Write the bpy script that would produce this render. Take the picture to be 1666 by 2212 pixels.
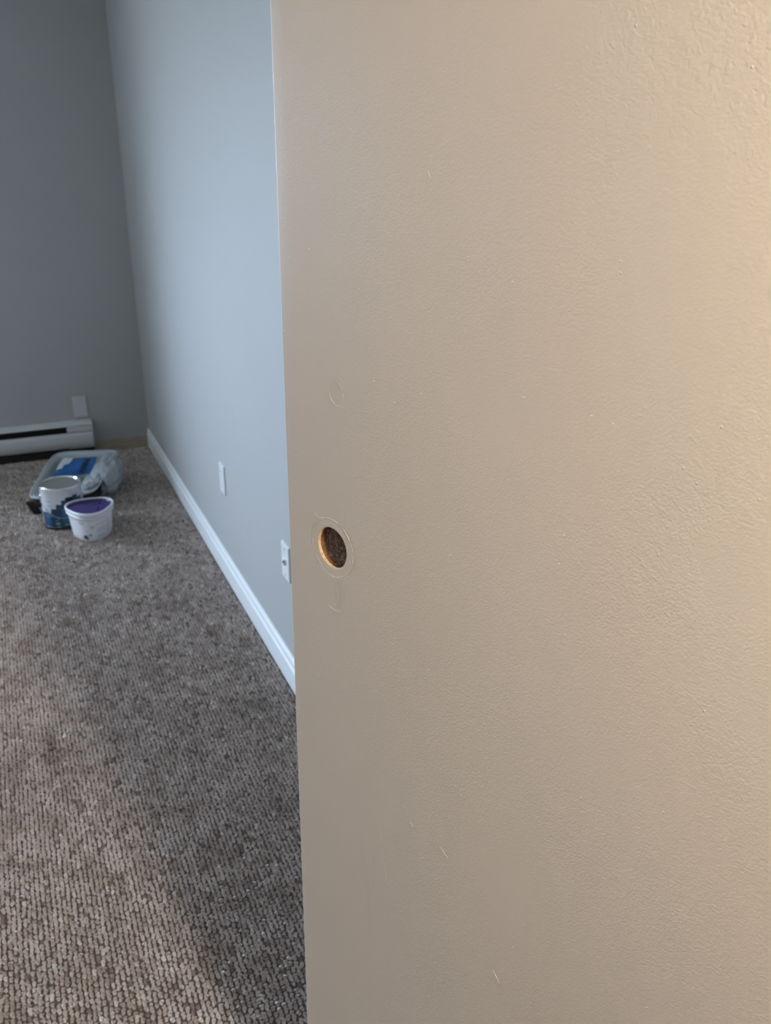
import bpy, bmesh, math, random
import numpy as np
from mathutils import Vector, Matrix, Euler
from mathutils import noise as mnoise

rnd = random.Random(7)
sc = bpy.context.scene
for o in list(bpy.data.objects):
    bpy.data.objects.remove(o)
COL = sc.collection

# ------------------------------------------------------------------ camera
F_PX, PITCH, YAW, ROLL, CAM_H = 1818.39, 0.39374, 0.42476, 0.01108, 1.49544
cp, sp, cy, sy = math.cos(PITCH), math.sin(PITCH), math.cos(YAW), math.sin(YAW)
fwd = Vector((sy * cp, cy * cp, -sp))
rgt = Vector((cy, -sy, 0))
upv = rgt.cross(fwd)
r2 = rgt * math.cos(ROLL) + upv * math.sin(ROLL)
u2 = -rgt * math.sin(ROLL) + upv * math.cos(ROLL)
cd = bpy.data.cameras.new('camera')
cam = bpy.data.objects.new('camera', cd)
COL.objects.link(cam)
cam.matrix_world = Matrix((r2, u2, -fwd)).transposed().to_4x4()
cam.location = (0, 0, CAM_H)
cd.sensor_fit = 'VERTICAL'
cd.sensor_height = 36
cd.sensor_width = 36 * 1666 / 2212
cd.lens = F_PX * 36 / 2212
cd.clip_start = 0.02
cd.dof.use_dof = True
cd.dof.focus_distance = 0.80
cd.dof.aperture_fstop = 11.0
sc.camera = cam

# ------------------------------------------------------------------ world / light / exposure
sc.view_settings.view_transform = 'Standard'
sc.view_settings.look = 'None'
sc.view_settings.gamma = 1
sc.view_settings.use_curve_mapping = False
sc.view_settings.exposure = 0.0

SKY = 86.0
world = bpy.data.worlds.new('world')
sc.world = world
world.use_nodes = True
wn, wl = world.node_tree.nodes, world.node_tree.links
wn.clear()
wo = wn.new('ShaderNodeOutputWorld')
bg = wn.new('ShaderNodeBackground')
tc = wn.new('ShaderNodeTexCoord')
sx = wn.new('ShaderNodeSeparateXYZ')
cr = wn.new('ShaderNodeValToRGB')
cr.color_ramp.elements[0].position = 0.46
cr.color_ramp.elements[0].color = (0.17, 0.20, 0.21, 1)
cr.color_ramp.elements[1].position = 0.54
cr.color_ramp.elements[1].color = (0.57, 0.72, 0.93, 1)
cr.color_ramp.elements.new(1.0).color = (0.67, 0.85, 1.10, 1)   # overcast: brighter overhead
ma = wn.new('ShaderNodeMath')
ma.operation = 'MULTIPLY_ADD'
ma.inputs[1].default_value = 0.5
ma.inputs[2].default_value = 0.5
wl.new(tc.outputs['Generated'], sx.inputs[0])
wl.new(sx.outputs['Z'], ma.inputs[0])
wl.new(ma.outputs[0], cr.inputs[0])
wl.new(cr.outputs[0], bg.inputs[0])
bg.inputs[1].default_value = SKY
wl.new(bg.outputs[0], wo.inputs[0])

XW, YF, CEIL = 0.6532, 4.6833, 2.44
WX0, WX1, WZ0, WZ1 = -2.78, -1.42, 0.90, 2.16      # window opening in the far wall


def area(name, loc, rot, sx_, sy_, power, color, portal=False, shape='RECTANGLE'):
    l = bpy.data.lights.new(name, 'AREA')
    l.shape = shape
    l.size = sx_
    if shape == 'RECTANGLE':
        l.size_y = sy_
    l.energy = power
    l.color = color
    o = bpy.data.objects.new(name, l)
    COL.objects.link(o)
    o.location = loc
    o.rotation_euler = rot
    if portal:
        l.cycles.is_portal = True
    return o


# portal in the window only tells the renderer where the sky comes in
area('window_portal', ((WX0 + WX1) / 2, YF + 0.25, (WZ0 + WZ1) / 2), (-math.pi / 2, 0, 0),
     WX1 - WX0, WZ1 - WZ0, 1, (1, 1, 1), True)
# warm globe of the hallway wall lamp (fixture built below gives this light)
LAMP = Vector((0.44, -0.42, 1.80))
LAMP_STRENGTH = 240.0
LAMP_COLOR = (1.0, 0.905, 0.79)


# ------------------------------------------------------------------ materials
def mat(name, color=(0.5, 0.5, 0.5), rough=0.5, metal=0.0, **kw):
    m = bpy.data.materials.new(name)
    m.use_nodes = True
    b = m.node_tree.nodes['Principled BSDF']
    b.inputs['Base Color'].default_value = (*color, 1)
    b.inputs['Roughness'].default_value = rough
    b.inputs['Metallic'].default_value = metal
    for k, v in kw.items():
        b.inputs[k].default_value = v
    return m


class NT:
    def __init__(s, m):
        s.n, s.l = m.node_tree.nodes, m.node_tree.links
        s.b = s.n['Principled BSDF']

    def new(s, t, **kw):
        x = s.n.new(t)
        for k, v in kw.items():
            setattr(x, k, v)
        return x

    def put(s, sock, v):
        if hasattr(v, 'is_output') or isinstance(v, bpy.types.NodeSocket):
            s.l.new(v, sock)
        else:
            sock.default_value = v

    def math(s, op, a, b=0.0, c=0.0, clamp=False):
        x = s.new('ShaderNodeMath', operation=op, use_clamp=clamp)
        s.put(x.inputs[0], a)
        s.put(x.inputs[1], b)
        s.put(x.inputs[2], c)
        return x.outputs[0]

    def obj(s):
        return s.new('ShaderNodeTexCoord').outputs['Object']

    def map(s, vec, scale=(1, 1, 1), rot=(0, 0, 0), loc=(0, 0, 0)):
        x = s.new('ShaderNodeMapping')
        s.l.new(vec, x.inputs[0])
        x.inputs['Scale'].default_value = scale
        x.inputs['Rotation'].default_value = rot
        x.inputs['Location'].default_value = loc
        return x.outputs[0]

    def noise(s, vec, scale, detail=2, rough=0.5, dist=0.0):
        x = s.new('ShaderNodeTexNoise')
        s.l.new(vec, x.inputs['Vector'])
        x.inputs['Scale'].default_value = scale
        x.inputs['Detail'].default_value = detail
        x.inputs['Roughness'].default_value = rough
        x.inputs['Distortion'].default_value = dist
        return x.outputs[0]

    def ramp(s, f, stops):
        x = s.new('ShaderNodeValToRGB')
        e = x.color_ramp.elements
        while len(e) < len(stops):
            e.new(0.5)
        for i, (p, c) in enumerate(stops):
            e[i].position = p
            e[i].color = (*c, 1)
        s.l.new(f, x.inputs[0])
        return x.outputs[0]

    def bump(s, h, strength, dist):
        x = s.new('ShaderNodeBump')
        s.l.new(h, x.inputs['Height'])
        s.put(x.inputs['Strength'], strength)
        x.inputs['Distance'].default_value = dist
        s.l.new(x.outputs[0], s.b.inputs['Normal'])
        return x

    def color(s, c):
        s.l.new(c, s.b.inputs['Base Color'])


def wall_mat(name, c, sc_=320, d=0.0003):
    m = mat(name, c, 0.6)
    t = NT(m)
    v = t.obj()
    n = t.noise(v, sc_, 2)
    big = t.noise(v, 1.3, 2)
    k = 0.97
    t.color(t.ramp(big, [(0.3, tuple(x * k for x in c)), (0.7, c)]))
    t.bump(n, 0.35, d)
    return m


M_wall = wall_mat('pale_grey_wall_paint', (0.43, 0.432, 0.425))
M_hall = wall_mat('taupe_hall_paint', (0.25, 0.21, 0.17))
M_ceil = wall_mat('ceiling_paint', (0.72, 0.72, 0.70), 180)
M_white = mat('white_trim_gloss', (0.80, 0.82, 0.83), 0.32)
M_plate = mat('white_plate_plastic', (0.78, 0.79, 0.79), 0.28)
M_plate_grey = mat('painted_plate', (0.60, 0.61, 0.62), 0.35)
M_plate_dark = mat('jack_recess_shadowed_plastic', (0.05, 0.055, 0.055), 0.5)
M_screw = mat('painted_screw', (0.55, 0.56, 0.57), 0.35, 0.3)

# tan door paint: orange peel that fades in filled, sanded and worn places
M_door = mat('tan_door_paint', (0.56, 0.49, 0.42), 0.52)
t = NT(M_door)
v = t.obj()
sep = t.new('ShaderNodeSeparateXYZ')
t.l.new(v, sep.inputs[0])
U, Z = sep.outputs['X'], sep.outputs['Z']


def ell_mask(cu, cz, ru, rz, soft=0.15, wob=0.0):
    a = t.math('DIVIDE', t.math('SUBTRACT', U, cu), ru)
    b = t.math('DIVIDE', t.math('SUBTRACT', Z, cz), rz)
    r = t.math('SQRT', t.math('ADD', t.math('MULTIPLY', a, a), t.math('MULTIPLY', b, b)))
    if wob:
        r = t.math('ADD', r, t.math('MULTIPLY', t.math('SUBTRACT', t.noise(v, 60, 2), 0.5), wob))
    x = t.new('ShaderNodeMapRange')
    t.l.new(r, x.inputs[0])
    x.inputs[1].default_value = 1 - soft
    x.inputs[2].default_value = 1 + soft
    return x.outputs[0]          # 0 inside, 1 outside


HU, HZ = 0.0706, 1.1322
mask = ell_mask(HU, HZ, 0.032, 0.032, 0.06)
for e in ((0.080, 1.2955, 0.0095, 0.0125, 0.2, 0.5), (0.080, 1.079, 0.012, 0.017, 0.3, 0.6),
          (0.318, 0.858, 0.020, 0.040, 0.35, 0.6), (0.07, 0.70, 0.07, 0.16, 0.5, 0.8)):
    mask = t.math('MULTIPLY', mask, ell_mask(*e))
broad = t.noise(v, 5.5, 3)
amp = t.math('ADD', t.math('MULTIPLY', t.math('SUBTRACT', broad, 0.30, clamp=True), 2.0), 0.25, clamp=True)
zfade = t.new('ShaderNodeMapRange')
t.l.new(U, zfade.inputs[0])
zfade.inputs[1].default_value = 0.0
zfade.inputs[2].default_value = 0.22
zfade.inputs[3].default_value = 0.5
zfade.inputs[4].default_value = 1.0
amp = t.math('MULTIPLY', amp, zfade.outputs[0])
n1 = t.noise(t.map(v, (1, 1, 1.15)), 430, 2, 0.45, 0.4)
n2 = t.noise(v, 170, 2)
n3 = t.noise(t.map(v, (1, 1, .25), (0, 0.2, 0)), 46, 2)
hgt = t.math('ADD', t.math('MULTIPLY', n1, 0.7), t.math('MULTIPLY', n2, 0.55))
vor = t.new('ShaderNodeTexVoronoi')
t.l.new(v, vor.inputs['Vector'])
vor.inputs['Scale'].default_value = 42
vor.inputs['Randomness'].default_value = 1
speck = t.math('SUBTRACT', 0.045, vor.outputs['Distance'], clamp=True)
hgt = t.math('ADD', t.math('MULTIPLY', t.math('MULTIPLY', hgt, amp), mask),
             t.math('ADD', t.math('MULTIPLY', speck, 24.0), t.math('MULTIPLY', n3, 0.28)))
t.bump(hgt, 0.9, 0.0007)
patch_m = t.math('MULTIPLY', t.math('MULTIPLY', ell_mask(0.080, 1.2955, 0.0098, 0.0125, 0.08, 0.7),
                                  ell_mask(0.081, 1.081, 0.0085, 0.0175, 0.12, 0.5)), 1.0)
pm = t.new('ShaderNodeMix', data_type='RGBA', blend_type='MULTIPLY')
pm.inputs[0].default_value = 1
t.l.new(t.ramp(t.noise(v, 2.2, 2), [(0.3, (0.575, 0.478, 0.378)), (0.7, (0.605, 0.503, 0.398))]), pm.inputs[6])
t.l.new(t.ramp(patch_m, [(0.0, (0.955, 0.955, 0.958)), (1.0, (1, 1, 1))]), pm.inputs[7])
t.color(pm.outputs[2])

M_ridge = mat('tan_paint_ridge', (0.60, 0.53, 0.45), 0.25)
M_mdf = mat('raw_hardboard_rim', (0.66, 0.45, 0.26), 0.8)
t = NT(M_mdf)
t.color(t.ramp(t.noise(t.obj(), 500, 3), [(0.35, (0.52, 0.33, 0.17)), (0.65, (0.74, 0.54, 0.34))]))
M_bore = mat('bored_wood_side', (0.22, 0.12, 0.05), 0.75)
t = NT(M_bore)
vv = t.obj()
t.color(t.ramp(t.noise(vv, 300, 4, 0.6), [(0.3, (0.10, 0.05, 0.02)), (0.7, (0.26, 0.14, 0.055))]))
M_core = mat('torn_wood_core', (0.15, 0.08, 0.045), 0.8)
t = NT(M_core)
vv = t.obj()
g = t.noise(t.map(vv, (1, 1, 0.32), (0, -0.45, 0)), 330, 4, 0.6, 1.6)
t.color(t.ramp(g, [(0.30, (0.035, 0.018, 0.011)), (0.45, (0.13, 0.075, 0.048)),
                   (0.58, (0.25, 0.17, 0.125)), (0.72, (0.48, 0.39, 0.31))]))
t.bump(g, 1.0, 0.0015)
M_fibre = mat('torn_wood_fibre', (0.42, 0.31, 0.22), 0.7)

M_backing = mat('carpet_backing', (0.15, 0.124, 0.105), 0.95)
M_carpet_far = mat('carpet_far', (0.15, 0.124, 0.105), 0.95)
M_yarn = mat('berber_yarn', (0.3, 0.25, 0.2), 0.92)
M_yarn.node_tree.nodes['Principled BSDF'].inputs['Specular IOR Level'].default_value = 0.15
t = NT(M_yarn)
at = t.new('ShaderNodeAttribute', attribute_type='INSTANCER', attribute_name='tint')
vv = t.obj()
nn = t.noise(vv, 620, 3, 0.7)
t.bump(t.noise(vv, 700, 2), 0.8, 0.0012)
fac = t.ramp(nn, [(0.30, (0.55, 0.53, 0.51)), (0.70, (1.36, 1.37, 1.40))])
mx = t.new('ShaderNodeMix', data_type='RGBA', blend_type='MULTIPLY')
mx.inputs[0].default_value = 1
t.l.new(at.outputs['Color'], mx.inputs[6])
t.l.new(fac, mx.inputs[7])
t.color(mx.outputs[2])

M_heater = mat('heater_enamel', (0.66, 0.67, 0.67), 0.35)
M_heater_in = mat('heater_inside', (0.018, 0.014, 0.013), 0.6)
M_bare = mat('bare_wood_strip', (0.58, 0.47, 0.33), 0.75)
t = NT(M_bare)
vv = t.obj()
t.color(t.ramp(t.noise(t.map(vv, (4, 4, 60)), 4, 3), [(0.3, (0.34, 0.28, 0.20)), (0.7, (0.46, 0.39, 0.30))]))
M_tin = mat('bright_tin', (0.75, 0.75, 0.74), 0.17, 1.0)
M_lid = mat('tin_lid_panel', (0.33, 0.33, 0.32), 0.42, 0.7)
M_canwhite = mat('can_label_white', (0.72, 0.74, 0.77), 0.35)
M_cannavy = mat('can_label_navy', (0.014, 0.055, 0.115), 0.32)
M_canblue = mat('can_label_mid_blue', (0.03, 0.11, 0.21), 0.32)
M_black = mat('black_plastic', (0.006, 0.006, 0.007), 0.45)
M_canprint = mat('can_label_print_pale', (0.25, 0.36, 0.45), 0.4)
M_canleaf = mat('can_label_green_mark', (0.20, 0.32, 0.20), 0.4)
M_tub = mat('white_tub_plastic', (0.74, 0.74, 0.76), 0.38)
M_purple = mat('purple_lid_plastic', (0.040, 0.025, 0.135), 0.28)
M_grey = mat('print_grey', (0.30, 0.31, 0.36), 0.5)
M_greyl = mat('print_light_grey', (0.47, 0.48, 0.53), 0.5)
M_purp = mat('print_purple', (0.10, 0.06, 0.17), 0.5)
M_brown = mat('print_brown', (0.22, 0.12, 0.09), 0.5)
M_bluelab = mat('blue_card_label', (0.003, 0.075, 0.23), 0.35)
M_bluelab2 = mat('light_blue_print', (0.012, 0.10, 0.30), 0.35)
M_navystripe = mat('dark_stripe_print', (0.004, 0.02, 0.06), 0.35)
M_liner = mat('clear_white_liner', (0.52, 0.57, 0.60), 0.22)
M_liner.node_tree.nodes['Principled BSDF'].inputs['Transmission Weight'].default_value = 0.06
M_bag = mat('clear_crumpled_plastic', (0.62, 0.66, 0.70), 0.16)
M_bag.node_tree.nodes['Principled BSDF'].inputs['Transmission Weight'].default_value = 0.45
M_bag.node_tree.nodes['Principled BSDF'].inputs['IOR'].default_value = 1.25
M_nap = mat('cream_roller_nap', (0.62, 0.62, 0.50), 0.9)
M_frame = mat('window_vinyl', (0.8, 0.8, 0.8), 0.35)
M_glass = mat('window_glass', (1, 1, 1), 0.0)
t = NT(M_glass)
gb = t.new('ShaderNodeBsdfTransparent')
gg = t.new('ShaderNodeBsdfGlossy')
gg.inputs['Roughness'].default_value = 0.0
mixg = t.new('ShaderNodeMixShader')
mixg.inputs[0].default_value = 0.07
t.l.new(gb.outputs[0], mixg.inputs[1])
t.l.new(gg.outputs[0], mixg.inputs[2])
t.l.new(mixg.outputs[0], t.n['Material Output'].inputs[0])
M_glow = mat('lamp_diffuser', (0.9, 0.8, 0.6), 0.5)
M_glow.node_tree.nodes['Principled BSDF'].inputs['Emission Color'].default_value = (*LAMP_COLOR, 1)
M_glow.node_tree.nodes['Principled BSDF'].inputs['Emission Strength'].default_value = LAMP_STRENGTH


# ------------------------------------------------------------------ mesh helpers
def link(name, me, m, parent=None, smooth=False, loc=None):
    o = bpy.data.objects.new(name, me)
    COL.objects.link(o)
    for mm in (m if isinstance(m, (list, tuple)) else [m]):
        me.materials.append(mm)
    if smooth:
        for p in me.polygons:
            p.use_smooth = True
    if parent:
        o.parent = parent
    if loc is not None:
        o.location = loc
    return o


def from_bm(name, bm, m, parent=None, smooth=False, loc=None):
    me = bpy.data.meshes.new(name)
    bmesh.ops.recalc_face_normals(bm, faces=bm.faces)
    bm.to_mesh(me)
    bm.free()
    return link(name, me, m, parent, smooth, loc)


def raw(name, V, F, m, parent=None, smooth=False, loc=None):
    me = bpy.data.meshes.new(name)
    me.from_pydata([tuple(x) for x in V], [], F)
    me.update()
    return link(name, me, m, parent, smooth, loc)


def add_box(bm, x0, x1, y0, y1, z0, z1, bev=0.0, seg=2):
    r = bmesh.ops.create_cube(bm, size=1)
    vs = r['verts']
    for q in vs:
        q.co = Vector(((x0 + x1) / 2 + q.co.x * (x1 - x0), (y0 + y1) / 2 + q.co.y * (y1 - y0),
                       (z0 + z1) / 2 + q.co.z * (z1 - z0)))
    if bev:
        ed = {e for q in vs for e in q.link_edges}
        bmesh.ops.bevel(bm, geom=list(ed), offset=bev, segments=seg, affect='EDGES', profile=0.5)


def box(name, x0, x1, y0, y1, z0, z1, m, parent=None, bev=0.0, smooth=False, loc=None):
    bm = bmesh.new()
    add_box(bm, x0, x1, y0, y1, z0, z1, bev)
    return from_bm(name, bm, m, parent, smooth, loc)


def tag(o, label=None, cat=None, group=None, kind=None):
    for k, v_ in (('label', label), ('category', cat), ('group', group), ('kind', kind)):
        if v_:
            o[k] = v_
    return o


def empty(name, loc, rz=0.0):
    o = bpy.data.objects.new(name, None)
    COL.objects.link(o)
    o.location = loc
    o.rotation_euler = (0, 0, rz)
    return o


def lathe(prof, n=72, shape=None, cap0=False, cap1=False):
    """prof: (radius, z); shape(theta) multiplies the radius"""
    V, F = [], []
    for r, z in prof:
        for k in range(n):
            a = 2 * math.pi * k / n
            s = shape(a) if shape else 1
            V.append((r * s * math.cos(a), r * s * math.sin(a), z))
    for j in range(len(prof) - 1):
        for k in range(n):
            k2 = (k + 1) % n
            F.append((j * n + k, j * n + k2, (j + 1) * n + k2, (j + 1) * n + k))
    if cap0:
        F.append(tuple(reversed(range(n))))
    if cap1:
        F.append(tuple((len(prof) - 1) * n + k for k in range(n)))
    return V, F


def tube(pts, rad, seg=8, closed=False):
    V, F = [], []
    n = len(pts)
    P = [Vector(q) for q in pts]
    up0 = Vector((0, 0, 1))
    for i in range(n):
        a = P[(i - 1) % n] if (closed or i > 0) else P[i]
        b = P[(i + 1) % n] if (closed or i < n - 1) else P[i]
        tt = (b - a).normalized()
        s = tt.cross(up0)
        if s.length < 1e-3:
            s = tt.cross(Vector((0, 1, 0)))
        s.normalize()
        w = s.cross(tt)
        r = rad[i] if isinstance(rad, (list, tuple)) else rad
        for k in range(seg):
            an = 2 * math.pi * k / seg
            V.append(P[i] + s * (math.cos(an) * r) + w * (math.sin(an) * r))
    m_ = n if closed else n - 1
    for i in range(m_):
        for k in range(seg):
            k2 = (k + 1) % seg
            j = (i + 1) % n
            F.append((i * seg + k, i * seg + k2, j * seg + k2, j * seg + k))
    if not closed:
        F.append(tuple(reversed(range(seg))))
        F.append(tuple((n - 1) * seg + k for k in range(seg)))
    return V, F


# ------------------------------------------------------------------ the setting
def struct(o, label=None):
    return tag(o, label, kind='structure')


floor = struct(box('floor', -3.1, 1.6, -2.4, YF + 0.23, -0.08, -0.0015, M_backing),
               'grey brown looped carpet floor')

# far wall with its window opening
bm = bmesh.new()
T = 0.23
add_box(bm, -3.1, WX0, YF, YF + T, -0.004, CEIL)
add_box(bm, WX1, XW + 0.1, YF, YF + T, -0.004, CEIL)
add_box(bm, WX0, WX1, YF, YF + T, -0.004, WZ0)
add_box(bm, WX0, WX1, YF, YF + T, WZ1, CEIL)
struct(from_bm('wall_far', bm, M_wall), 'pale grey far wall above the baseboard heater')
struct(box('wall_right', XW, XW + 0.1, 0.07, YF, -0.004, CEIL, M_wall),
       'pale grey wall on the right lit by daylight')
struct(box('wall_left', -3.2, -3.1, 0.07, YF + T, -0.004, CEIL, M_wall))
struct(box('ceiling', -3.2, 1.7, -2.5, YF + T, CEIL, CEIL + 0.08, M_ceil))
bm = bmesh.new()
DX0, DX1 = -0.262, 0.520
add_box(bm, -3.1, DX0, -0.05, 0.07, -0.004, CEIL)
add_box(bm, DX1, 1.6, -0.05, 0.07, -0.004, CEIL)
add_box(bm, DX0, DX1, -0.05, 0.07, 2.06, CEIL)
struct(from_bm('wall_near', bm, M_hall))
struct(box('wall_hall_left', -1.3, -1.2, -2.4, -0.05, -0.004, CEIL, M_hall))
struct(box('wall_hall_right', 0.75, 0.85, -2.4, -0.05, -0.004, CEIL, M_hall))
struct(box('wall_hall_back', -1.3, 1.7, -2.5, -2.4, -0.004, CEIL, M_hall))

# window
w1 = struct(empty('window_1', ((WX0 + WX1) / 2, YF + 0.17, WZ0)))
bm = bmesh.new()
ww, wh = (WX1 - WX0) / 2, WZ1 - WZ0
for a in ((-ww, -ww + .05, 0, wh), (ww - .05, ww, 0, wh), (-ww, ww, 0, .05), (-ww, ww, wh - .05, wh),
          (-.025, .025, .05, wh - .05)):
    add_box(bm, a[0], a[1], -.03, .03, a[2], a[3])
from_bm('window_frame', bm, M_frame, w1)
for s in (-1, 1):
    x0, x1 = (-ww + .05, -.025) if s < 0 else (.025, ww - .05)
    box('pane', x0, x1, -.003, .003, .05, wh - .05, M_glass, w1)
box('window_sill', -ww, ww, -.19, -.03, 0.0, 0.014, M_white, w1)

# right hand baseboard, moulded
prof = [(0, 0), (-.014, 0), (-.014, .070), (-.0125, .074), (-.0095, .078), (-.0085, .084), (-.0105, .090),
        (-.0100, .096), (-.0065, .1015), (-.004, .105), (0, .106)]
V = [(XW + a, 0.10, b) for a, b in prof] + [(XW + a, YF, b) for a, b in prof]
n = len(prof)
F = [(i, i + 1, n + i + 1, n + i) for i in range(n - 1)] + [tuple(reversed(range(n))), tuple(range(n, 2 * n))]
bb = struct(raw('baseboard_right', V, F, M_white), 'white moulded baseboard along the right wall')

# bare strip between heater and corner
bm = bmesh.new()
add_box(bm, 0.356, XW - 0.0145, YF - 0.010, YF, -0.003, 0.066, 0.0015)
struct(from_bm('trim_1', bm, M_bare), 'bare unpainted wood strip at the foot of the far wall')


# wall plates
def plate(name, label, origin, axis, jack, M_plate=M_plate):
    """built facing -Y, then turned; origin = middle of the plate on the wall"""
    r = empty(name, origin, 0 if axis == 'y' else -math.pi / 2)
    tag(r, label, 'wall plate')
    w, h, d = .035, .057, .0062
    V, F = [], []
    def ring(hw, hh, y, rad, k=5):
        out = []
        for cx, cz, a0 in ((hw - rad, hh - rad, 0), (-hw + rad, hh - rad, 90), (-hw + rad, -hh + rad, 180),
                           (hw - rad, -hh + rad, 270)):
            for i in range(k):
                a = math.radians(a0 + 90 * i / (k - 1))
                out.append((cx + rad * math.cos(a), y, cz + rad * math.sin(a)))
        return out
    rings = [ring(w, h, 0, .003), ring(w, h, -.0035, .003), ring(w - .0012, h - .0012, -.0052, .003),
             ring(w - .0035, h - .0035, -d, .003)]
    for q in rings:
        V += q
    m_ = len(rings[0])
    for j in range(3):
        for k in range(m_):
            F.append((j * m_ + k, j * m_ + (k + 1) % m_, (j + 1) * m_ + (k + 1) % m_, (j + 1) * m_ + k))
    F.append(tuple(3 * m_ + k for k in range(m_)))
    raw('plate', V, [tuple(reversed(f)) for f in F], M_plate, r)
    def screw(z):
        bm = bmesh.new()
        bmesh.ops.create_cone(bm, cap_ends=True, segments=16, radius1=.0036, radius2=.0030, depth=.0016,
                              matrix=Matrix.Translation((0, -d - .0006, z)) @ Matrix.Rotation(math.pi / 2, 4, 'X'))
        from_bm('screw', bm, M_screw, r)
    if jack:
        screw(.041)
        screw(-.041)
        V, F = lathe([(0.0105, 0), (0.0105, .003), (.0092, .0045), (.0070, .0048), (.0068, .001), (.001, .001)], 32)
        V = [(a, -d - c, b) for a, b, c in V]
        raw('jack', V, F, M_plate, r, True)
        box('jack_opening', -.0075, .0075, -d - .0056, -d - .0005, -.0050, .0066, M_plate_dark, r, .0008)
        bm = bmesh.new()
        add_box(bm, -.0085, .0085, -d - .0075, -d - .001, .0072, .0092, .0006)
        from_bm('jack_hood', bm, M_plate, r)
    else:
        screw(.030)
        screw(-.030)
    return r


plate('wall_plate', 'white jack plate with a dark notch, low on the right wall beside the tan door',
      (XW, 2.141, 0.413), 'x', True)
plate('wall_plate', 'white plate low on the right wall, halfway toward the far corner',
      (XW, 2.90, 0.413), 'x', False)
plate('wall_plate', 'pale plate on the far wall just above the heater end',
      (0.307, YF, 0.266), 'y', False, M_plate_grey)

# ------------------------------------------------------------------ baseboard heater
HT = empty('baseboard_heater', (0, YF, 0))
tag(HT, 'off-white electric baseboard heater with dark slot along the far wall', 'heater')
HX0, HX1 = -2.15, 0.353


def extrude_x(name, prof, x0, x1, m, parent, smooth=False):
    n = len(prof)
    V = [(x0, a, b) for a, b in prof] + [(x1, a, b) for a, b in prof]
    F = [(i, (i + 1) % n, n + (i + 1) % n, n + i) for i in range(n)]
    F += [tuple(reversed(range(n))), tuple(range(n, 2 * n))]
    bm = bmesh.new()
    vs = [bm.verts.new(q) for q in V]
    for f in F:
        bm.faces.new([vs[i] for i in f])
    return from_bm(name, bm, m, parent, smooth)


extrude_x('top_lip', [(0, .193), (-.058, .186), (-.066, .182), (-.066, .177), (-.056, .180), (0, .187)], HX0, HX1, M_heater, HT)
extrude_x('back_panel', [(0, .035), (-.006, .035), (-.006, .187), (0, .187)], HX0, HX1, M_heater_in, HT)
extrude_x('front_cover', [(-.050, .140), (-.060, .136), (-.066, .126), (-.068, .106), (-.068, .088), (-.064, .072), (-.058, .060),
                          (-.052, .054), (-.048, .056), (-.056, .070), (-.062, .090), (-.062, .122), (-.055, .131), (-.048, .136)],
          HX0 + .002, HX1 - .003, M_heater, HT)
extrude_x('end_cap', [(-.0062, .04), (-.0495, .05), (-.0495, .134), (-.059, .1365), (-.0655, .152), (-.0625, .174), (-.052, .1785), (-.0062, .182)],
          0.222, HX1, M_heater, HT)
extrude_x('heating_element', [(-.012, .085), (-.044, .085), (-.044, .128), (-.012, .128)], HX0 + .05, 0.215, M_heater_in, HT)
extrude_x('under_gap_shade', [(-.0062, .006), (-.046, .006), (-.046, .046), (-.0062, .046)], HX0, HX1 - .004, M_heater_in, HT)  # near-black box: shade of the gap under the heater, put into colour

# ------------------------------------------------------------------ door with the bored hole
ALPHA = math.radians(20)
DOOR = Vector((0.247, 0.7968, 0))
door = empty('door_1', DOOR)
# local X = along the door from the free edge to the hinge, local Y = out of the front face, local Z = up
dx = Vector((math.sin(ALPHA), -math.cos(ALPHA), 0))
dn = Vector((-math.cos(ALPHA), -math.sin(ALPHA), 0))
door.rotation_euler = (0, 0, math.atan2(dx.y, dx.x))
# local +Y of that rotation is (cos a, sin a) = into the door, so the front looks along local -Y
struct(door, 'tan painted flush door with a bored round hole near its free edge')
door['category'] = 'door'
DW, DT, DZ0, DZ1 = 0.762, 0.035, 0.014, 2.035
R = 0.0221
SQ = 0.052
NA = 288


def sqr(a):
    c, s = abs(math.cos(a)), abs(math.sin(a))
    return SQ / max(c, s)


rads = []
x = 0.0
for j in range(10):
    rads.append(R + (0.0285 - R) * (j / 9))
for j in range(1, 61):
    rads.append(0.0285 + 0.0056 * j / 60)
V, F = [], []


def ridge_h(r, a):
    w1_ = 0.0319 + 0.00035 * math.sin(3 * a + 1) + 0.0002 * math.sin(7 * a)
    w2_ = 0.0300 + 0.00045 * math.sin(2 * a + 2.2)
    br1 = mnoise.noise(Vector((math.cos(a) * 4, math.sin(a) * 4, 0))) + .6 * mnoise.noise(Vector((math.cos(a) * 11, math.sin(a) * 11, 3)))
    br1 = max(0.0, min(1.0, .42 + 1.5 * br1))
    br2 = max(0.0, min(1.0, 2.6 * mnoise.noise(Vector((math.cos(a) * 2.2, math.sin(a) * 2.2, 5))) - .1))
    return (0.00068 * (0.15 + 0.85 * br1) * math.exp(-((r - w1_) / 0.00019) ** 2)
            + 0.00050 * br2 * math.exp(-((r - w2_) / 0.00020) ** 2)
            - 0.00007 * math.exp(-((r - w1_ - 0.0007) / 0.0004) ** 2))


NR = len(rads) + 1
for j in range(NR):
    for k in range(NA):
        a = 2 * math.pi * k / NA + math.pi / 4
        if j < len(rads):
            r = rads[j]
            if j == 0:
                r += 0.00012 * mnoise.noise(Vector((math.cos(a) * 6, math.sin(a) * 6, 2)))
            h = ridge_h(r, a) if j > 0 else -0.0002
            if j >= len(rads) - 1:
                h = 0
        else:
            r, h = sqr(a), 0
        V.append((HU + r * math.cos(a), -h, HZ + r * math.sin(a)))
for j in range(NR - 1):
    for k in range(NA):
        k2 = (k + 1) % NA
        F.append((j * NA + k, (j + 1) * NA + k, (j + 1) * NA + k2, j * NA + k2))
nin = len(F)
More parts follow.
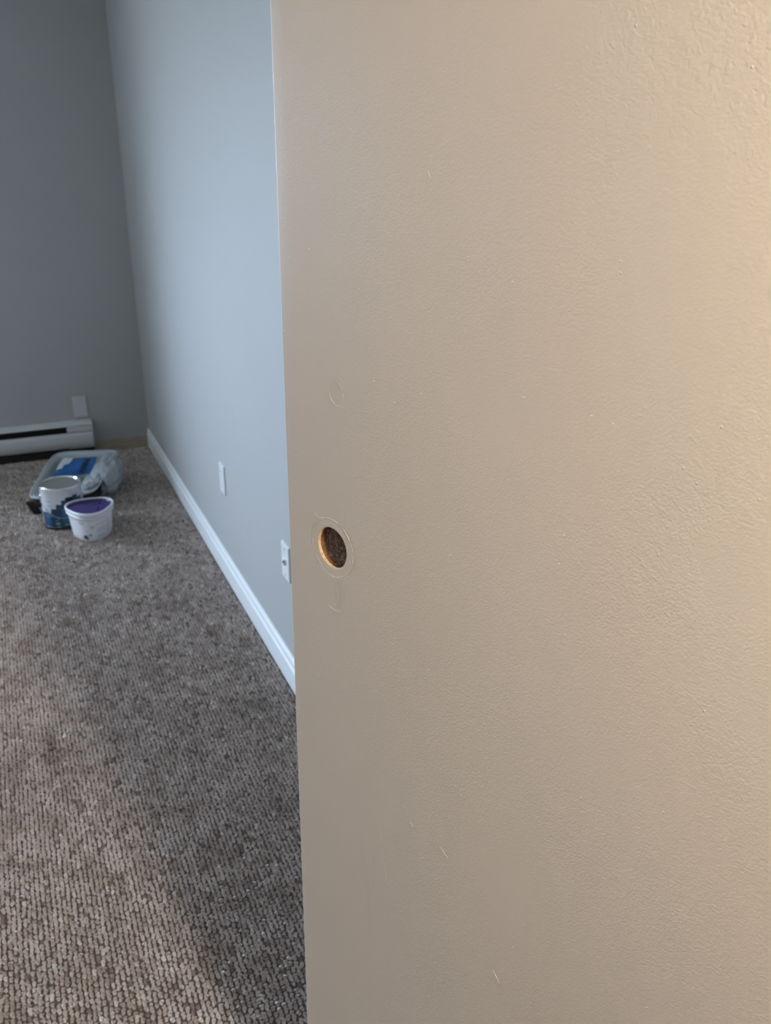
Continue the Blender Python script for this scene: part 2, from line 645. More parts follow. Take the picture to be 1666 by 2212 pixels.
# free edge is a little uneven from paint runs
NE = 300
base = len(V)
b0, b1 = HU - SQ, HU + SQ


def addv(a, b, c):
    V.append((a, b, c))
    return len(V) - 1


def quad(x0, x1, z0, z1):
    F.append((addv(x0, 0, z0), addv(x1, 0, z0), addv(x1, 0, z1), addv(x0, 0, z1)))


quad(b0, DW, DZ0, HZ - SQ)
quad(b0, DW, HZ + SQ, DZ1)
quad(b1, DW, HZ - SQ, HZ + SQ)
zs = [DZ0 + (DZ1 - DZ0) * i / NE for i in range(NE + 1)]
strip = []
for z in zs:
    e = 0.00055 * (mnoise.noise(Vector((0, 0, z * 95))) + 0.6 * mnoise.noise(Vector((3, 0, z * 310))))
    e += 0.0006 * max(0, mnoise.noise(Vector((9, 0, z * 22))))
    strip.append([addv(b0, 0, z), addv(0.0014, 0, z), addv(0.0004 - e * .6, 0.00015, z), addv(-e, 0.0008, z),
                  addv(0, DT, z)])
for i in range(NE):
    for c in range(4):
        F.append((strip[i][c + 1], strip[i][c], strip[i + 1][c], strip[i + 1][c + 1]))
# back, hinge side, top, bottom
F.append((addv(0, DT, DZ0), addv(0, DT, DZ1), addv(DW, DT, DZ1), addv(DW, DT, DZ0)))
F.append((addv(DW, 0, DZ0), addv(DW, DT, DZ0), addv(DW, DT, DZ1), addv(DW, 0, DZ1)))
for z, s in ((DZ0, 1), (DZ1, -1)):
    q = (addv(0, 0.0008, z), addv(0, DT, z), addv(DW, DT, z), addv(DW, 0, z), addv(.0014, 0, z))
    F.append(q if s > 0 else tuple(reversed(q)))
slab = raw('door_slab', V, F, M_door, door)
for i, p in enumerate(slab.data.polygons):
    p.use_smooth = i < nin or (nin + 3) <= i < nin + 3 + NE * 4


# cavity: hardboard lip, bored side, torn core
def cyl_band(name, d0, d1, m, r0, r1, jag0=0.0, jag1=0.0, steps=5, rough=0.0, seed=0):
    V, F = [], []
    n = 200
    for j in range(steps + 1):
        f = j / steps
        for k in range(n):
            a = 2 * math.pi * k / n
            c = Vector((math.cos(a) * 5, math.sin(a) * 5, seed))
            j0 = jag0 * (mnoise.noise(c * 1.7) + .6 * mnoise.noise(c * 5))
            j1 = jag1 * (mnoise.noise(c * 1.7 + Vector((0, 0, 3))) + .6 * mnoise.noise(c * 5))
            d = (d0 + j0) * (1 - f) + (d1 + j1) * f
            r = r0 + (r1 - r0) * f + rough * mnoise.noise(Vector((a * 9, d * 900, seed)))
            V.append((HU + r * math.cos(a), d, HZ + r * math.sin(a)))
    for j in range(steps):
        for k in range(n):
            k2 = (k + 1) % n
            F.append((j * n + k, j * n + k2, (j + 1) * n + k2, (j + 1) * n + k))
    return raw(name, V, F, m, door, True)


cyl_band('hole_rim', 0.0001, 0.0034, M_mdf, R, R - .0001, 0, .0006, 4, .0001, 1)['label'] = 'pale raw hardboard rim of the hole'
cyl_band('bored_side', 0.0026, 0.0150, M_bore, R + .0003, R - .0012, 0, 0.0, 8, .0006, 4)['label'] = 'brown bored wood side of the hole'
# torn floor of the pocket
V, F = [], []
n, m_ = 140, 44
for j in range(m_):
    r = (R + .0005) * j / (m_ - 1)
    for k in range(n):
        a = 2 * math.pi * k / n
        px, pz = r * math.cos(a), r * math.sin(a)
        c = Vector((px * 130 + pz * 45, 0, pz * 70 - px * 20))
        d = 0.0082 - 0.0026 * mnoise.noise(c) - 0.0013 * mnoise.noise(c * 2.7) - 0.0006 * mnoise.noise(c * 6)
        # upper left is gouged deeper, lower right stands prouder
        d += 0.0018 * max(0, (-px + pz) / R) - 0.0016 * max(0, (px - pz) / R)
        d += 0.0016 * abs(math.sin((px * 1.2 - pz * .5) * 420 + 2 * mnoise.noise(c * 1.5))) - .0008
        V.append((HU + px, min(d, .0148), HZ + pz))
for j in range(m_ - 1):
    for k in range(n):
        k2 = (k + 1) % n
        F.append((j * n + k, (j + 1) * n + k, (j + 1) * n + k2, j * n + k2))
raw('wood_core', V, F, M_core, door, True)['label'] = 'rough dark brown torn wood inside the hole'
# splinters standing in the pocket
V, F = [], []
for i in range(9):
    a = rnd.uniform(-1.7, 1.0)
    r = rnd.uniform(.002, .018)
    cx, cz = HU + r * math.cos(a), HZ + r * math.sin(a)
    L = rnd.uniform(.003, .008)
    an = rnd.gauss(2.1, .35)
    P = []
    dd = rnd.uniform(.0056, .0072)
    for s in range(5):
        f = s / 4 - .5
        P.append((cx + f * L * math.cos(an) + .0006 * math.sin(s * 2 + i), dd - .0009 * math.cos(f * 3),
                  cz + f * L * math.sin(an)))
    tv, tf = tube(P, [.00008, .00022, .00026, .0002, .00006], 5)
    o_ = len(V)
    V += tv
    F += [tuple(x + o_ for x in q) for q in tf]
raw('wood_fibres', V, F, M_fibre, door, True)['kind'] = 'stuff'


# raised paint scars left round filled spots: thin ridges on the face
def scar(pts, w, h, closed=False, sub=6):
    P = []
    n = len(pts)
    for i in range(n - 1 + closed):
        a, b = Vector(pts[i]), Vector(pts[(i + 1) % n])
        for s in range(sub):
            q = a.lerp(b, s / sub)
            j = Vector((mnoise.noise(Vector((q.x * 900, q.y * 900, 1))), mnoise.noise(Vector((q.x * 900, q.y * 900, 7))))) * 0.00035
            P.append(Vector((q.x, q.y)) + j)
    if not closed:
        P.append(Vector(pts[-1]))
    V, F = [], []
    N = len(P)
    for i in range(N):
        a = P[i - 1] if i > 0 else P[i]
        b = P[i + 1] if i < N - 1 else P[i]
        tt = (b - a).normalized()
        nn = Vector((-tt.y, tt.x))
        env = math.sin(math.pi * min(1, max(0, (i + .3) / N))) ** .5
        ww_ = w * env * (0.7 + .5 * mnoise.noise(Vector((i * .7, 3, 0))))
        hh_ = h * env
        for off, hh in ((-1, -.0001), (-.35, hh_), (.35, hh_), (1, -.0001)):
            V.append((P[i].x + nn.x * off * ww_, -hh, P[i].y + nn.y * off * ww_))
    for i in range(N - 1):
        for c in range(3):
            F.append((i * 4 + c, (i + 1) * 4 + c, (i + 1) * 4 + c + 1, i * 4 + c + 1))
    return V, F


scars = [
    ([(.0703, 1.2953), (.0712, 1.2900), (.0729, 1.2872), (.0790, 1.2838), (.0808, 1.2831), (.0828, 1.2839), (.0846, 1.2832)], .00042, .00035),
    ([(.0732, 1.3052), (.0790, 1.3066), (.0825, 1.3062), (.0862, 1.3030), (.0896, 1.3002)], .0003, .0002),
    ([(.0898, 1.2965), (.0896, 1.2945), (.0886, 1.2930)], .00035, .0003),
    ([(.0641, 1.0638), (.0670, 1.0622), (.0720, 1.0612), (.0770, 1.0615), (.0830, 1.0640), (.0856, 1.0669)], .00035, .0003),
    ([(.0766, 1.0931), (.0778, 1.0900), (.0784, 1.0860), (.0790, 1.0805), (.0788, 1.0740), (.0760, 1.0690), (.0700, 1.0655)], .0003, .00018),
    ([(.0424, 1.1630), (.0450, 1.1615), (.0488, 1.1600), (.0530, 1.1582)], .0004, .0003),
    ([(.0530, 1.1590), (.0560, 1.1600), (.0600, 1.1585)], .0003, .0002),
    ([(.1900, 1.4900), (.1912, 1.4870), (.1930, 1.4850)], .0003, .0002),
    ([(.2330, .8520), (.2370, .8500), (.2400, .8465), (.2440, .8460)], .0006, .0003),
    ([(.1900, .8570), (.1922, .8545), (.1950, .8520)], .0004, .0002),
    ([(.1130, .79), (.1180, .74), (.1230, .69), (.1310, .62)], .0004, .00018),
    ([(.1330, .80), (.1310, .75), (.1330, .70)], .0004, .00015),
    ([(.1450, .83), (.1480, .79), (.1560, .75)], .0004, .00015),
    ([(.3100, .7460), (.3150, .7400), (.3190, .7350)], .0004, .0003),
]
for pts, w, h in scars:
    V, F = scar(pts, w * 1.25, h * 1.3)
    raw('paint_ridge', V, F, M_ridge, door)

# hinges and latch side jamb
for z in (.25, 1.05, 1.82):
    V, F = lathe([(.006, -.045), (.006, .045)], 16, None, True, True)
    raw('hinge', V, F, M_screw, door, loc=(DW + .007, DT * .2, z))
struct(box('trim_2', DX0 - .0001, DX0 + .018, -.052, .072, 0.0, 2.055, M_white))
struct(box('trim_3', DX0 - .06, DX0, .0701, .083, 0.0, 2.10, M_white))

# ------------------------------------------------------------------ hall lamp fixture
hl = empty('wall_lamp', (0.75, LAMP.y, LAMP.z))
tag(hl, 'warm round globe lamp on the right wall of the hallway', 'lamp')
V, F = lathe([(.001, -.001), (.055, -.001), (.055, -.012), (.045, -.022), (.001, -.022)], 40)
raw('lamp_base', [(c, a, b) for a, b, c in V], F, M_white, hl, True)
V, F = tube([(-.02, 0, 0), (-.10, 0, -.03), (LAMP.x - .75 + .075, 0, -.005)], .008, 10)
raw('lamp_arm', V, F, M_white, hl, True)
V, F = lathe([(.09 * math.sin(math.pi * i / 20) + 1e-4, -.09 * math.cos(math.pi * i / 20)) for i in range(21)], 32)
raw('globe', V, F, M_glow, hl, True, loc=(LAMP.x - .75, 0, 0))

# ------------------------------------------------------------------ paint can
ZC = 0.007
CAN = empty('paint_can', (0.118, 3.702, ZC), math.radians(0))
tag(CAN, 'paint can with silver lid and navy blue and white label', 'paint can')
CR, CH = .0868, .188
V, F = lathe([(.07, 0), (CR - .002, 0), (CR, .002), (CR, .006), (CR - .0015, .008), (CR - .0015, CH - .012), (CR, CH - .010),
              (CR + .001, CH - .003), (CR - .001, CH), (CR - .004, CH + .0005), (CR - .006, CH - .003), (CR - .0065, CH - .010)], 96, None, True)
raw('can_body', V, F, M_canwhite, CAN, True)
V, F = lathe([(.072, .0), (CR + .0001, .0), (CR + .0007, .002), (CR + .0007, .012), (CR - .001, .0135)], 96)
raw('bottom_band', V, F, M_black, CAN, True)
V, F = lathe([(CR + .0013, CH - .0045), (CR + .0018, CH - .0015), (CR + .0002, CH + .0018), (CR - .0025, CH + .0022), (CR - .0048, CH + .0005),
              (CR - .0062, CH - .0040), (CR - .0080, CH - .0052), (CR - .0100, CH - .0025), (CR - .0125, CH - .0002), (CR - .0145, CH - .0012)], 96)
raw('can_rim', V, F, M_tin, CAN, True)
V, F = lathe([(CR - .0140, CH - .0012), (CR - .018, CH - .0030), (.03, CH - .0030), (.0005, CH - .0030)], 96)
raw('can_lid', V, F, M_lid, CAN, True)['label'] = 'flat silver lid'


def wrap(r, a0, a1, z0, z1, n=None, off=0.0006, taper=None):
    """cylindrical patch; angles in degrees, -90 is toward the camera"""
    n = n or max(2, int(abs(a1 - a0) / 4))
    V, F = [], []
    for i in range(n + 1):
        a = math.radians(a0 + (a1 - a0) * i / n)
        for z in (z0, z1):
            rr = (r(z, a) if callable(r) else r) + off
            V.append((rr * math.cos(a), rr * math.sin(a), z))
    for i in range(n):
        F.append((2 * i, 2 * i + 2, 2 * i + 3, 2 * i + 1))
    return V, F


def patch(name, parent, m, pieces, r, off):
    V, F = [], []
    for p in pieces:
        a, b = wrap(r, *p, off=off)
        o_ = len(V)
        V += a
        F += [tuple(q + o_ for q in f) for f in b]
    return raw(name, V, F, m, parent, True)


RC = CR - .0015
# stepped navy field: the white part falls in steps from the right towards the left
patch('label_navy', CAN, M_cannavy, [
    (-170, -128, .013, .078), (-128, -112, .013, .098), (-112, -96, .013, .118), (-96, -80, .013, .136),
    (-80, -62, .013, .146), (-62, -46, .013, .152), (-46, -30, .013, .138), (-30, 10, .013, .120)], RC, .0005)
patch('label_blue', CAN, M_canblue, [(-98, -58, .032, .098)], RC, .0009)
patch('label_blue', CAN, M_canblue, [(-150, -132, .018, .050)], RC, .0009)
patch('label_dark_mark', CAN, M_black, [(-84, -62, .126, .146)], RC, .0012)
pr = []
for z, a0, a1 in ((.129, -142, -126), (.1085, -146, -124), (.092, -150, -134), (.083, -150, -138), (.070, -148, -124), (.062, -150, -128),
                  (.055, -148, -134)):
    pr.append((a0, a1, z, z + .003))
patch('label_print', CAN, M_canprint, pr + [(-94, -64, .020, .0235), (-94, -70, .0255, .0275), (-116, -104, .013, .0165)], RC, .0012)['kind'] = 'stuff'
patch('label_green_mark', CAN, M_canleaf, [(-116, -108, .024, .037), (-118, -106, .027, .034)], RC, .0014)
sv, sf = tube([((RC + .0012) * math.cos(math.radians(-112 + 4 * math.sin(q))), (RC + .0012) * math.sin(math.radians(-112 + 4 * math.sin(q))),
                .058 - .0035 * q) for q in [x * .5 for x in range(11)]], .0011, 6)
raw('label_swirl', sv, sf, M_canprint, CAN, True)
# wire bail hanging down the front, and its ears
P = []
for i in range(33):
    f = i / 32
    a = math.radians(-176 + 168 * f)
    z = .140 - .082 * math.sin(math.pi * f)
    rr = CR + .0035 + .002 * math.sin(math.pi * f)
    P.append((rr * math.cos(a), rr * math.sin(a), z))
V, F = tube(P, .0014, 8)
raw('wire_handle', V, F, mat('handle_wire', (.42, .47, .52), .35, .7), CAN, True)
for a in (-176, -8):
    a = math.radians(a)
    V, F = lathe([(.009, 0), (.008, .003), (.001, .004)], 20)
    o = raw('handle_ear', V, F, M_tin, CAN, True, loc=(RC * math.cos(a), RC * math.sin(a), .140))
    o.rotation_euler = Vector((math.cos(a), math.sin(a), 0)).to_track_quat('Z', 'Y').to_euler()

# ------------------------------------------------------------------ joint compound tub
TUB = empty('plastic_tub', (0.216, 3.525, ZC))
tag(TUB, 'small white plastic tub with sunken purple lid, in front of the paint can', 'tub')


def tri(a):
    return 1 + 0.085 * math.cos(3 * (a + math.radians(93)))


def tub_r(z, a=None):
    base = .0770 + (.0880 - .0770) * (z / .112)
    return base * (tri(a) if a is not None else 1)


TH = .134
prof = [(.069, 0), (.0745, 0), (.0770, .003)] + [(tub_r(z), z) for z in (.03, .06, .09, .1055)]
prof += [(.0925, .106), (.0945, .1075), (.0945, .1105), (.0925, .112), (.0890, .1125), (.0890, .120), (.0905, .1205)]
V, F = lathe(prof, 96, tri, True)
raw('tub_body', V, F, M_tub, TUB, True)
V, F = lathe([(.0900, .1195), (.0955, .120), (.0970, .123), (.0970, TH - .003), (.0955, TH), (.0925, TH + .0005), (.0900, TH - .001), (.0885, TH - .006)], 96, tri)
raw('lid_rim', V, F, M_tub, TUB, True)['label'] = 'white rim of the lid'
V, F = lathe([(.0888, TH - .0045), (.0865, TH - .010), (.082, TH - .0125), (.076, TH - .0115), (.05, TH - .0112), (.0005, TH - .0112)], 96, tri)
raw('lid', V, F, M_purple, TUB, True)['label'] = 'sunken purple lid'
V, F = lathe([(.004, 0), (.0045, .012), (.0025, .014), (.0005, .014)], 16)
for (x_, y_) in ((.045, .035), (.030, -.036)):
    raw('lid_drop', V, F, M_purple, TUB, True, loc=(x_, y_, TH - .0245 + .0135))


def rt(z, a):
    return tub_r(z, a)


tl = []
patch('label_text_lines', TUB, M_greyl, [(-82, -52, .060 - i * .0065, .0625 - i * .0065) for i in range(4)]
      + [(-82, -52, .028 - i * .0055, .031 - i * .0055) for i in range(3)]
      + [(-46, -20, .066 - i * .0065, .0685 - i * .0065) for i in range(5)]
      + [(-46, -20, .030 - i * .006, .033 - i * .006) for i in range(2)]
      + [(-100, -88, .072, .0745), (-100, -88, .062, .070)], rt, .0006)['kind'] = 'stuff'
patch('label_heading', TUB, M_grey, [(-84, -54, .0770, .0795), (-50, -28, .0785, .0810)], rt, .0008)
patch('label_brown_word', TUB, M_brown, [(-134, -114, .0850, .0872), (-130, -118, .0815, .0828)], rt, .0008)
patch('label_picture', TUB, M_purp, [(-119, -110, .012, .030), (-122, -119, .016, .026), (-110, -107, .012, .022)], rt, .0008)
patch('label_picture', TUB, M_grey, [(-105, -97, .026, .036), (-105.5, -96.5, .029, .034)], rt, .0008)

# ------------------------------------------------------------------ roller tray, liner, packed covers, plastic bag
def tray_shell(corners, depth_fn, lip, wall, nu=34, nv=44, droop=.006):
    """rounded rectangle tray over four 3-D corners (front left, front right, back right, back left)"""
    A, B, C_, D = [Vector(c) for c in corners]

    def P(u, v_):
        return (A * (1 - u) + B * u) * (1 - v_) + (D * (1 - u) + C_ * u) * v_
    up = ((B - A).cross(D - A)).normalized()
    V, F = [], []
    for j in range(nv + 1):
        for i in range(nu + 1):
            u, w_ = i / nu * 2 - 1, j / nv * 2 - 1
            # square to rounded square
            e = 7.0
            s = (abs(u) ** e + abs(w_) ** e) ** (1 / e)
            m__ = max(abs(u), abs(w_))
            if s > 0:
                k = m__ / s
            else:
                k = 1
            uu, vw = u * k, w_ * k
            d = max(0.0, min(1.0, (1 - m__ - lip) / wall))
            d = d * d * (3 - 2 * d)
            z = -depth_fn((uu + 1) / 2, (vw + 1) / 2) * d
            if m__ > 1 - lip * .35:
                z -= droop * (m__ - (1 - lip * .35)) / (lip * .35)
            V.append(P((uu + 1) / 2, (vw + 1) / 2) + up * z)
    W_ = nu + 1
    for j in range(nv):
        for i in range(nu):
            F.append((j * W_ + i, j * W_ + i + 1, (j + 1) * W_ + i + 1, (j + 1) * W_ + i))
    return V, F, up, P


FL, FR, BR, BL = (-.026, 3.838, .088), (.262, 3.805, .088), (.436, 4.170, .160), (.132, 4.250, .160)
dn_ = Vector((0, 0, -.008))
TR = empty('paint_tray', (0.2, 4.03, ZC))
tag(TR, 'black plastic roller tray under the clear tray liner', 'tray')


def rel(c, par):
    return Vector(c) - par.location


def grow(c, k, z):
    m0 = (Vector(FL) + Vector(FR) + Vector(BR) + Vector(BL)) / 4
    q = m0 + (Vector(c) - m0) * k
    return Vector((q.x, q.y, Vector(c).z + z))


def solid(o, t_):
    md = o.modifiers.new('thickness', 'SOLIDIFY')
    md.thickness = t_
    md.offset = -1
    return o


V, F, up_, _ = tray_shell([rel(grow(c, 1.05, -.016), TR) for c in (FL, FR, BR, BL)], lambda u, w_: .018 + .118 * w_ ** 1.3, .06, .16, 34, 44, .026)
solid(raw('tray_pan', V, F, M_black, TR, True), .0025)
for c, dxy in ((FL, (.045, .022)), (FR, (-.03, .04))):
    top = grow(c, 1.0, -.02)
    b = bmesh.new()
    add_box(b, -.017, .017, -.010, .010, 0, top.z - ZC + .006, .002)
    for q in b.verts:
        f = (top.z - ZC - q.co.z) / (top.z)
        q.co.x += dxy[0] * (0.35 + .65 * f) * .9
        q.co.y += dxy[1] * (0.35 + .65 * f) * .9
    from_bm('leg', b, M_black, TR, loc=(top.x - TR.location.x, top.y - TR.location.y, 0))

LN = empty('tray_liner', (0.2, 4.03, .08))
tag(LN, 'clear white plastic tray liner lying on the black tray behind the paint can', 'tray liner')
V, F, up_, PP = tray_shell([rel(c, LN) for c in (FL, FR, BR, BL)],
                           lambda u, w_: .012 + .085 * w_ ** 1.5 + .0012 * math.sin(w_ * 60), .055, .10, 60, 90)
solid(raw('liner_pan', V, F, M_liner, LN, True), .0012)
# rolled rim
rim = []
for k in range(96):
    a = 2 * math.pi * k / 96
    c_, s_ = math.cos(a), math.sin(a)
    e = 7.0
    s = (abs(c_) ** e + abs(s_) ** e) ** (1 / e)
    rim.append(PP((c_ / s + 1) / 2, (s_ / s + 1) / 2) + up_ * .001)
V, F = tube(rim, .0036, 8, True)
raw('liner_rim', V, F, M_liner, LN, True)

# sleeve of packed roller covers lying in the liner with a blue card
PK = empty('roller_cover_pack', (0.2, 4.06, .115))
tag(PK, 'bright blue card of a plastic wrapped pack lying in the tray liner', 'package')


def on_liner(u, w_, h):
    return PP(u, w_) + LN.location + up_ * h - PK.location


def sheet(name, corners, m, parent, n=16, crumple=.002, seed=0, bulge=0.0, smooth=True):
    A, B, C_, D = [Vector(c) for c in corners]
    up = ((B - A).cross(D - A)).normalized()
    V, F = [], []
    for j in range(n + 1):
        for i in range(n + 1):
            u, w_ = i / n, j / n
            p = (A * (1 - u) + B * u) * (1 - w_) + (D * (1 - u) + C_ * u) * w_
            c = Vector((u * 4, w_ * 4, seed))
            p += up * (crumple * (mnoise.noise(c) + .6 * mnoise.noise(c * 2.3)) + bulge * math.sin(math.pi * u) * math.sin(math.pi * w_))
            V.append(p)
    for j in range(n):
        for i in range(n):
            F.append((j * (n + 1) + i, j * (n + 1) + i + 1, (j + 1) * (n + 1) + i + 1, (j + 1) * (n + 1) + i))
    return raw(name, V, F, m, parent, smooth)


c_l = [on_liner(.22, .36, .012), on_liner(.80, .40, .014), on_liner(.72, .80, .012), on_liner(.24, .80, .010)]
sheet('blue_card', c_l, M_bluelab, PK, 16, .003, 3, .006)


def sub_sheet(name, u0, u1, w0, w1_, m, h, par=PK, seed=3):
    A, B, C_, D = c_l
    def Q(u, w_):
        p = (A * (1 - u) + B * u) * (1 - w_) + (D * (1 - u) + C_ * u) * w_
        c = Vector((u * 4, w_ * 4, 3))
        return p + up_ * (.003 * (mnoise.noise(c) + .6 * mnoise.noise(c * 2.3)) + .006 * math.sin(math.pi * u) * math.sin(math.pi * w_) + h)
    n = 8
    V, F = [], []
    for j in range(n + 1):
        for i in range(n + 1):
            V.append(Q(u0 + (u1 - u0) * i / n, w0 + (w1_ - w0) * j / n))
    for j in range(n):
        for i in range(n):
            F.append((j * (n + 1) + i, j * (n + 1) + i + 1, (j + 1) * (n + 1) + i + 1, (j + 1) * (n + 1) + i))
    return raw(name, V, F, m, par, True)


sub_sheet('card_stripe', .66, .80, .02, .94, M_navystripe, .0008)
sub_sheet('card_print', .34, .62, .30, .86, M_bluelab2, .0008)
sub_sheet('card_print', .84, .97, .25, .95, M_bluelab2, .0008)
sub_sheet('card_corner', -.06, .26, .62, 1.04, M_liner, .0014)
sub_sheet('card_corner', -.05, .12, .42, .66, M_liner, .0014)


def blob(name, center, size, m, parent, seed, amp=.22, sub=4, rz=0.0, sharp=True, flat=None):
    bm = bmesh.new()
    bmesh.ops.create_icosphere(bm, subdivisions=sub, radius=1)
    for q in bm.verts:
        c = q.co.copy()
        nz = 1 - abs(mnoise.noise(c * 1.6 + Vector((seed, 0, 0)))) * 2
        nz2 = 1 - abs(mnoise.noise(c * 3.8 + Vector((0, seed, 0)))) * 2
        k = 1 + amp * (nz - .6) + amp * .38 * (nz2 - .6)
        e = 3.2
        s = (abs(c.x) ** e + abs(c.y) ** e + abs(c.z) ** e) ** (1 / e)
        c = c / s * k
        c = Vector((c.x * size[0], c.y * size[1], c.z * size[2]))
        if flat is not None:
            c.z = max(c.z, flat)
        q.co = c
    bmesh.ops.rotate(bm, verts=bm.verts, matrix=Matrix.Rotation(rz, 3, 'Z'))
    return from_bm(name, bm, m, parent, True, center)


# soft roller nap seen through wrap, in the near right corner of the liner
RC_ = empty('wrapped_roller_cover', (0.27, 3.93, .10))
tag(RC_, 'cream roller cover in crumpled clear wrap at the near end of the liner', 'roller cover')
V, F = lathe([(.001, -.06), (.017, -.06), (.020, -.055), (.020, .055), (.017, .06), (.001, .06)], 40)
o = raw('roller_nap', V, F, M_nap, RC_, True)
o.rotation_euler = (math.radians(82), 0, math.radians(-22))
blob('clear_wrap', (0, 0, .002), (.036, .078, .026), M_bag, RC_, 5.0, .18, 4, math.radians(-22))

BG = empty('plastic_bag', (0.350, 4.035, 0.088))
tag(BG, 'crumpled clear grey plastic bag bulging over the right side of the tray', 'plastic bag')
blob('bag_skin', (0, 0, 0), (.066, .165, .064), M_bag, BG, 11.0, .13, 5, math.radians(-18))
blob('bag_contents', (.004, -.01, -.006), (.036, .10, .034), mat('grey_folded_film', (.20, .21, .23), .4), BG, 3.0, .3, 4, math.radians(-18))

def on_l2(u, w_, h):
    return PP(u, w_) + LN.location + up_ * h - BG.location


sheet('bag_flap', [on_l2(.84, .16, .020), on_l2(1.04, .14, .018), on_l2(.985, .93, .012), on_l2(.80, .90, .012)], M_bag, BG, 26, .009, 8, .010)

# ------------------------------------------------------------------ carpet pile (looped berber)
def loop_mesh(seed):
    n, s = 13, 10
    V, F = [], []
    for i in range(n):
        f = i / (n - 1)
        a = math.pi * f
        cy_ = -.0030 * math.cos(a)
        cz_ = .0082 * math.sin(a) - .0025
        rr = .0031 * (0.84 + .28 * math.sin(a))
        ty, tz = math.sin(a), math.cos(a)
        for k in range(s):
            b = 2 * math.pi * k / s
            r = rr * (1 + .16 * math.sin(2 * (b + f * 9 + seed)) + .12 * mnoise.noise(Vector((math.cos(b) * 2, f * 5, seed))))
            V.append((r * 1.16 * math.cos(b), cy_ - r * math.sin(b) * -tz * 1, cz_ + r * math.sin(b) * ty))
    for i in range(n - 1):
        for k in range(s):
            k2 = (k + 1) % s
            F.append((i * s + k, i * s + k2, (i + 1) * s + k2, (i + 1) * s + k))
    me = bpy.data.meshes.new('loop')
    me.from_pydata(V, [], F)
    me.update()
    for p in me.polygons:
        p.use_smooth = True
    me.materials.append(M_yarn)
    return bpy.data.objects.new('yarn_loop', me)     # not linked: only the source shape


variants = [loop_mesh(s) for s in (0.0, 1.3, 2.9)]
rng = np.random.default_rng(5)
CX, CY = 0.0101, 0.0136
xs = np.arange(-1.35, XW - .016, CX)
ys = np.arange(0.62, YF - .012, CY)
gx, gy = np.meshgrid(xs, ys)
gy = gy + (np.arange(len(xs)) % 2)[None, :] * CY * .5
gx, gy = gx.ravel(), gy.ravel()
N = len(gx)
gx = gx + rng.normal(0, .0006, N)
gy = gy + rng.normal(0, .0011, N)
keep = (gx < XW - .018) & (gy < YF - .014)
gx, gy = gx[keep], gy[keep]
N = len(gx)
gz = rng.normal(0.0002, .0005, N)


def vnoise(x, y, s, seed):
    g = np.random.default_rng(seed).random((400, 400))
    X, Y = (x + 3) * s, (y + 3) * s
    i, j = np.floor(X).astype(int), np.floor(Y).astype(int)
    fx, fy = X - i, Y - j
    fx, fy = fx * fx * (3 - 2 * fx), fy * fy * (3 - 2 * fy)
    G = lambda a, b: g[a % 400, b % 400]
    return (G(i, j) * (1 - fx) + G(i + 1, j) * fx) * (1 - fy) + (G(i, j + 1) * (1 - fx) + G(i + 1, j + 1) * fx) * fy


v1 = vnoise(gx, gy, 38, 1)
v2 = vnoise(gx, gy, 5, 2)
rr = rng.random(N)
ca = np.array([.74, .66, .61])
cb = np.array([.42, .34, .295])
cc = np.array([.78, .71, .67])
k = np.clip(.52 + .40 * rr + (v1 - .5) * .8, 0, 1)[:, None]
col = cb * (1 - k) + ca * k
lt = (rng.random(N) < .07)[:, None]
col = np.where(lt, cc * (.85 + .3 * rng.random(N))[:, None], col)
dk = (rng.random(N) < .04)[:, None]
col = np.where(dk, cb * .85, col)
col = col * (0.93 + .14 * v2)[:, None]
# soiled spots and drag marks
for (sx_, sy_, a, b, d) in ((-.055, 2.06, .018, .09, .35), (-.03, 1.90, .014, .05, .25), (.46, 2.30, .12, .010, .30),
                            (.30, 1.35, .03, .06, .15), (.52, 2.05, .05, .05, .18), (-.1, 1.35, .05, .02, .15)):
    g_ = np.exp(-(((gx - sx_) / a) ** 2 + ((gy - sy_) / b) ** 2))
    col = col * (1 - d * g_)[:, None]

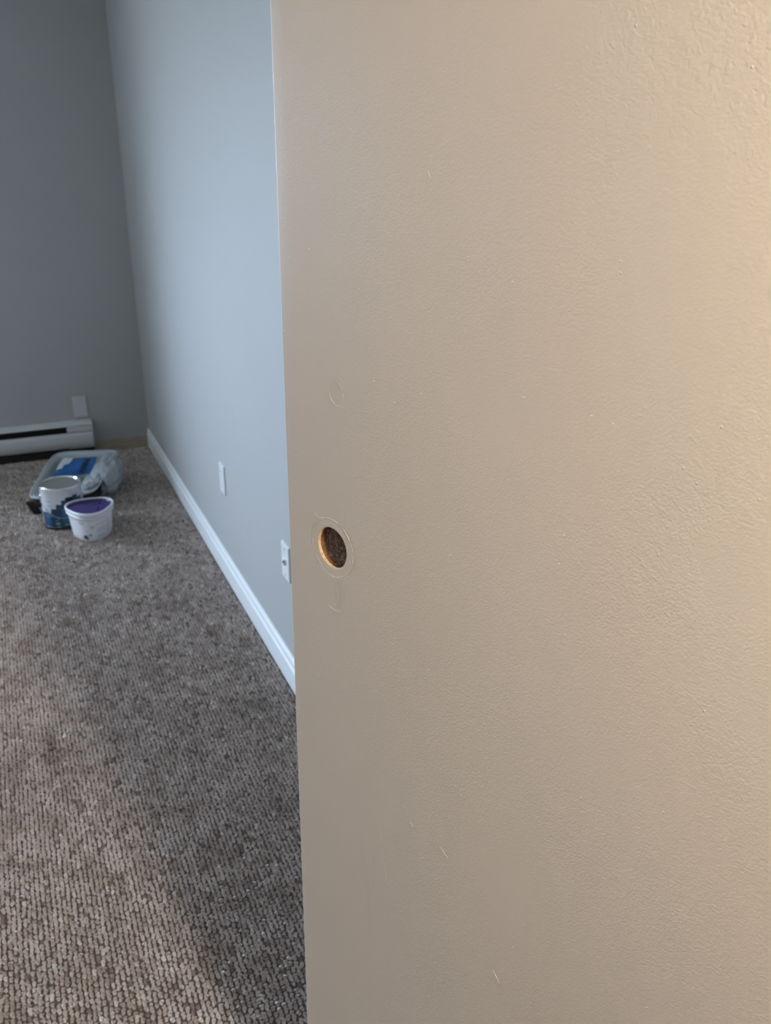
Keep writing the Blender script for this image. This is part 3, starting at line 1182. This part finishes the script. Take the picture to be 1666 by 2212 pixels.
me = bpy.data.meshes.new('carpet_loops')
me.vertices.add(N)
me.vertices.foreach_set('co', np.stack([gx, gy, gz], 1).astype(np.float32).ravel())
aT = me.attributes.new('tint', 'FLOAT_COLOR', 'POINT')
aT.data.foreach_set('color', np.concatenate([col, np.ones((N, 1))], 1).astype(np.float32).ravel())
rot = np.stack([rng.normal(0, .18, N), rng.normal(0, .16, N), rng.normal(0, .22, N) + .34 * np.sign(rng.random(N) - .5)], 1)
aR = me.attributes.new('rot', 'FLOAT_VECTOR', 'POINT')
aR.data.foreach_set('vector', rot.astype(np.float32).ravel())
scl = (1.0 + rng.normal(0, .07, N))[:, None] * np.stack([np.ones(N), rng.normal(1.0, .10, N), rng.normal(1, .12, N)], 1)
aS = me.attributes.new('scl', 'FLOAT_VECTOR', 'POINT')
aS.data.foreach_set('vector', scl.astype(np.float32).ravel())
aI = me.attributes.new('pick', 'INT', 'POINT')
aI.data.foreach_set('value', rng.integers(0, 3, N).astype(np.int32))
pile = bpy.data.objects.new('carpet_loops', me)
COL.objects.link(pile)
me.materials.append(M_yarn)
pile.parent = floor
pile['kind'] = 'stuff'
pile['label'] = 'flecked grey brown carpet loops in rows'

ng = bpy.data.node_groups.new('pile', 'GeometryNodeTree')
ng.interface.new_socket('Geometry', in_out='INPUT', socket_type='NodeSocketGeometry')
ng.interface.new_socket('Geometry', in_out='OUTPUT', socket_type='NodeSocketGeometry')
gi = ng.nodes.new('NodeGroupInput')
go = ng.nodes.new('NodeGroupOutput')
iop = ng.nodes.new('GeometryNodeInstanceOnPoints')
g2i = ng.nodes.new('GeometryNodeGeometryToInstance')
for vobj in reversed(variants):
    oi = ng.nodes.new('GeometryNodeObjectInfo')
    oi.inputs['Object'].default_value = vobj
    ng.links.new(oi.outputs['Geometry'], g2i.inputs[0])


def named(nm, typ):
    x_ = ng.nodes.new('GeometryNodeInputNamedAttribute')
    x_.data_type = typ
    x_.inputs['Name'].default_value = nm
    return x_.outputs['Attribute']


ng.links.new(gi.outputs[0], iop.inputs['Points'])
ng.links.new(g2i.outputs[0], iop.inputs['Instance'])
iop.inputs['Pick Instance'].default_value = True
ng.links.new(named('pick', 'INT'), iop.inputs['Instance Index'])
e2r = ng.nodes.new('FunctionNodeEulerToRotation')
ng.links.new(named('rot', 'FLOAT_VECTOR'), e2r.inputs[0])
ng.links.new(e2r.outputs[0], iop.inputs['Rotation'])
ng.links.new(named('scl', 'FLOAT_VECTOR'), iop.inputs['Scale'])
ng.links.new(iop.outputs[0], go.inputs[0])
md = pile.modifiers.new('pile', 'NODES')
md.node_group = ng
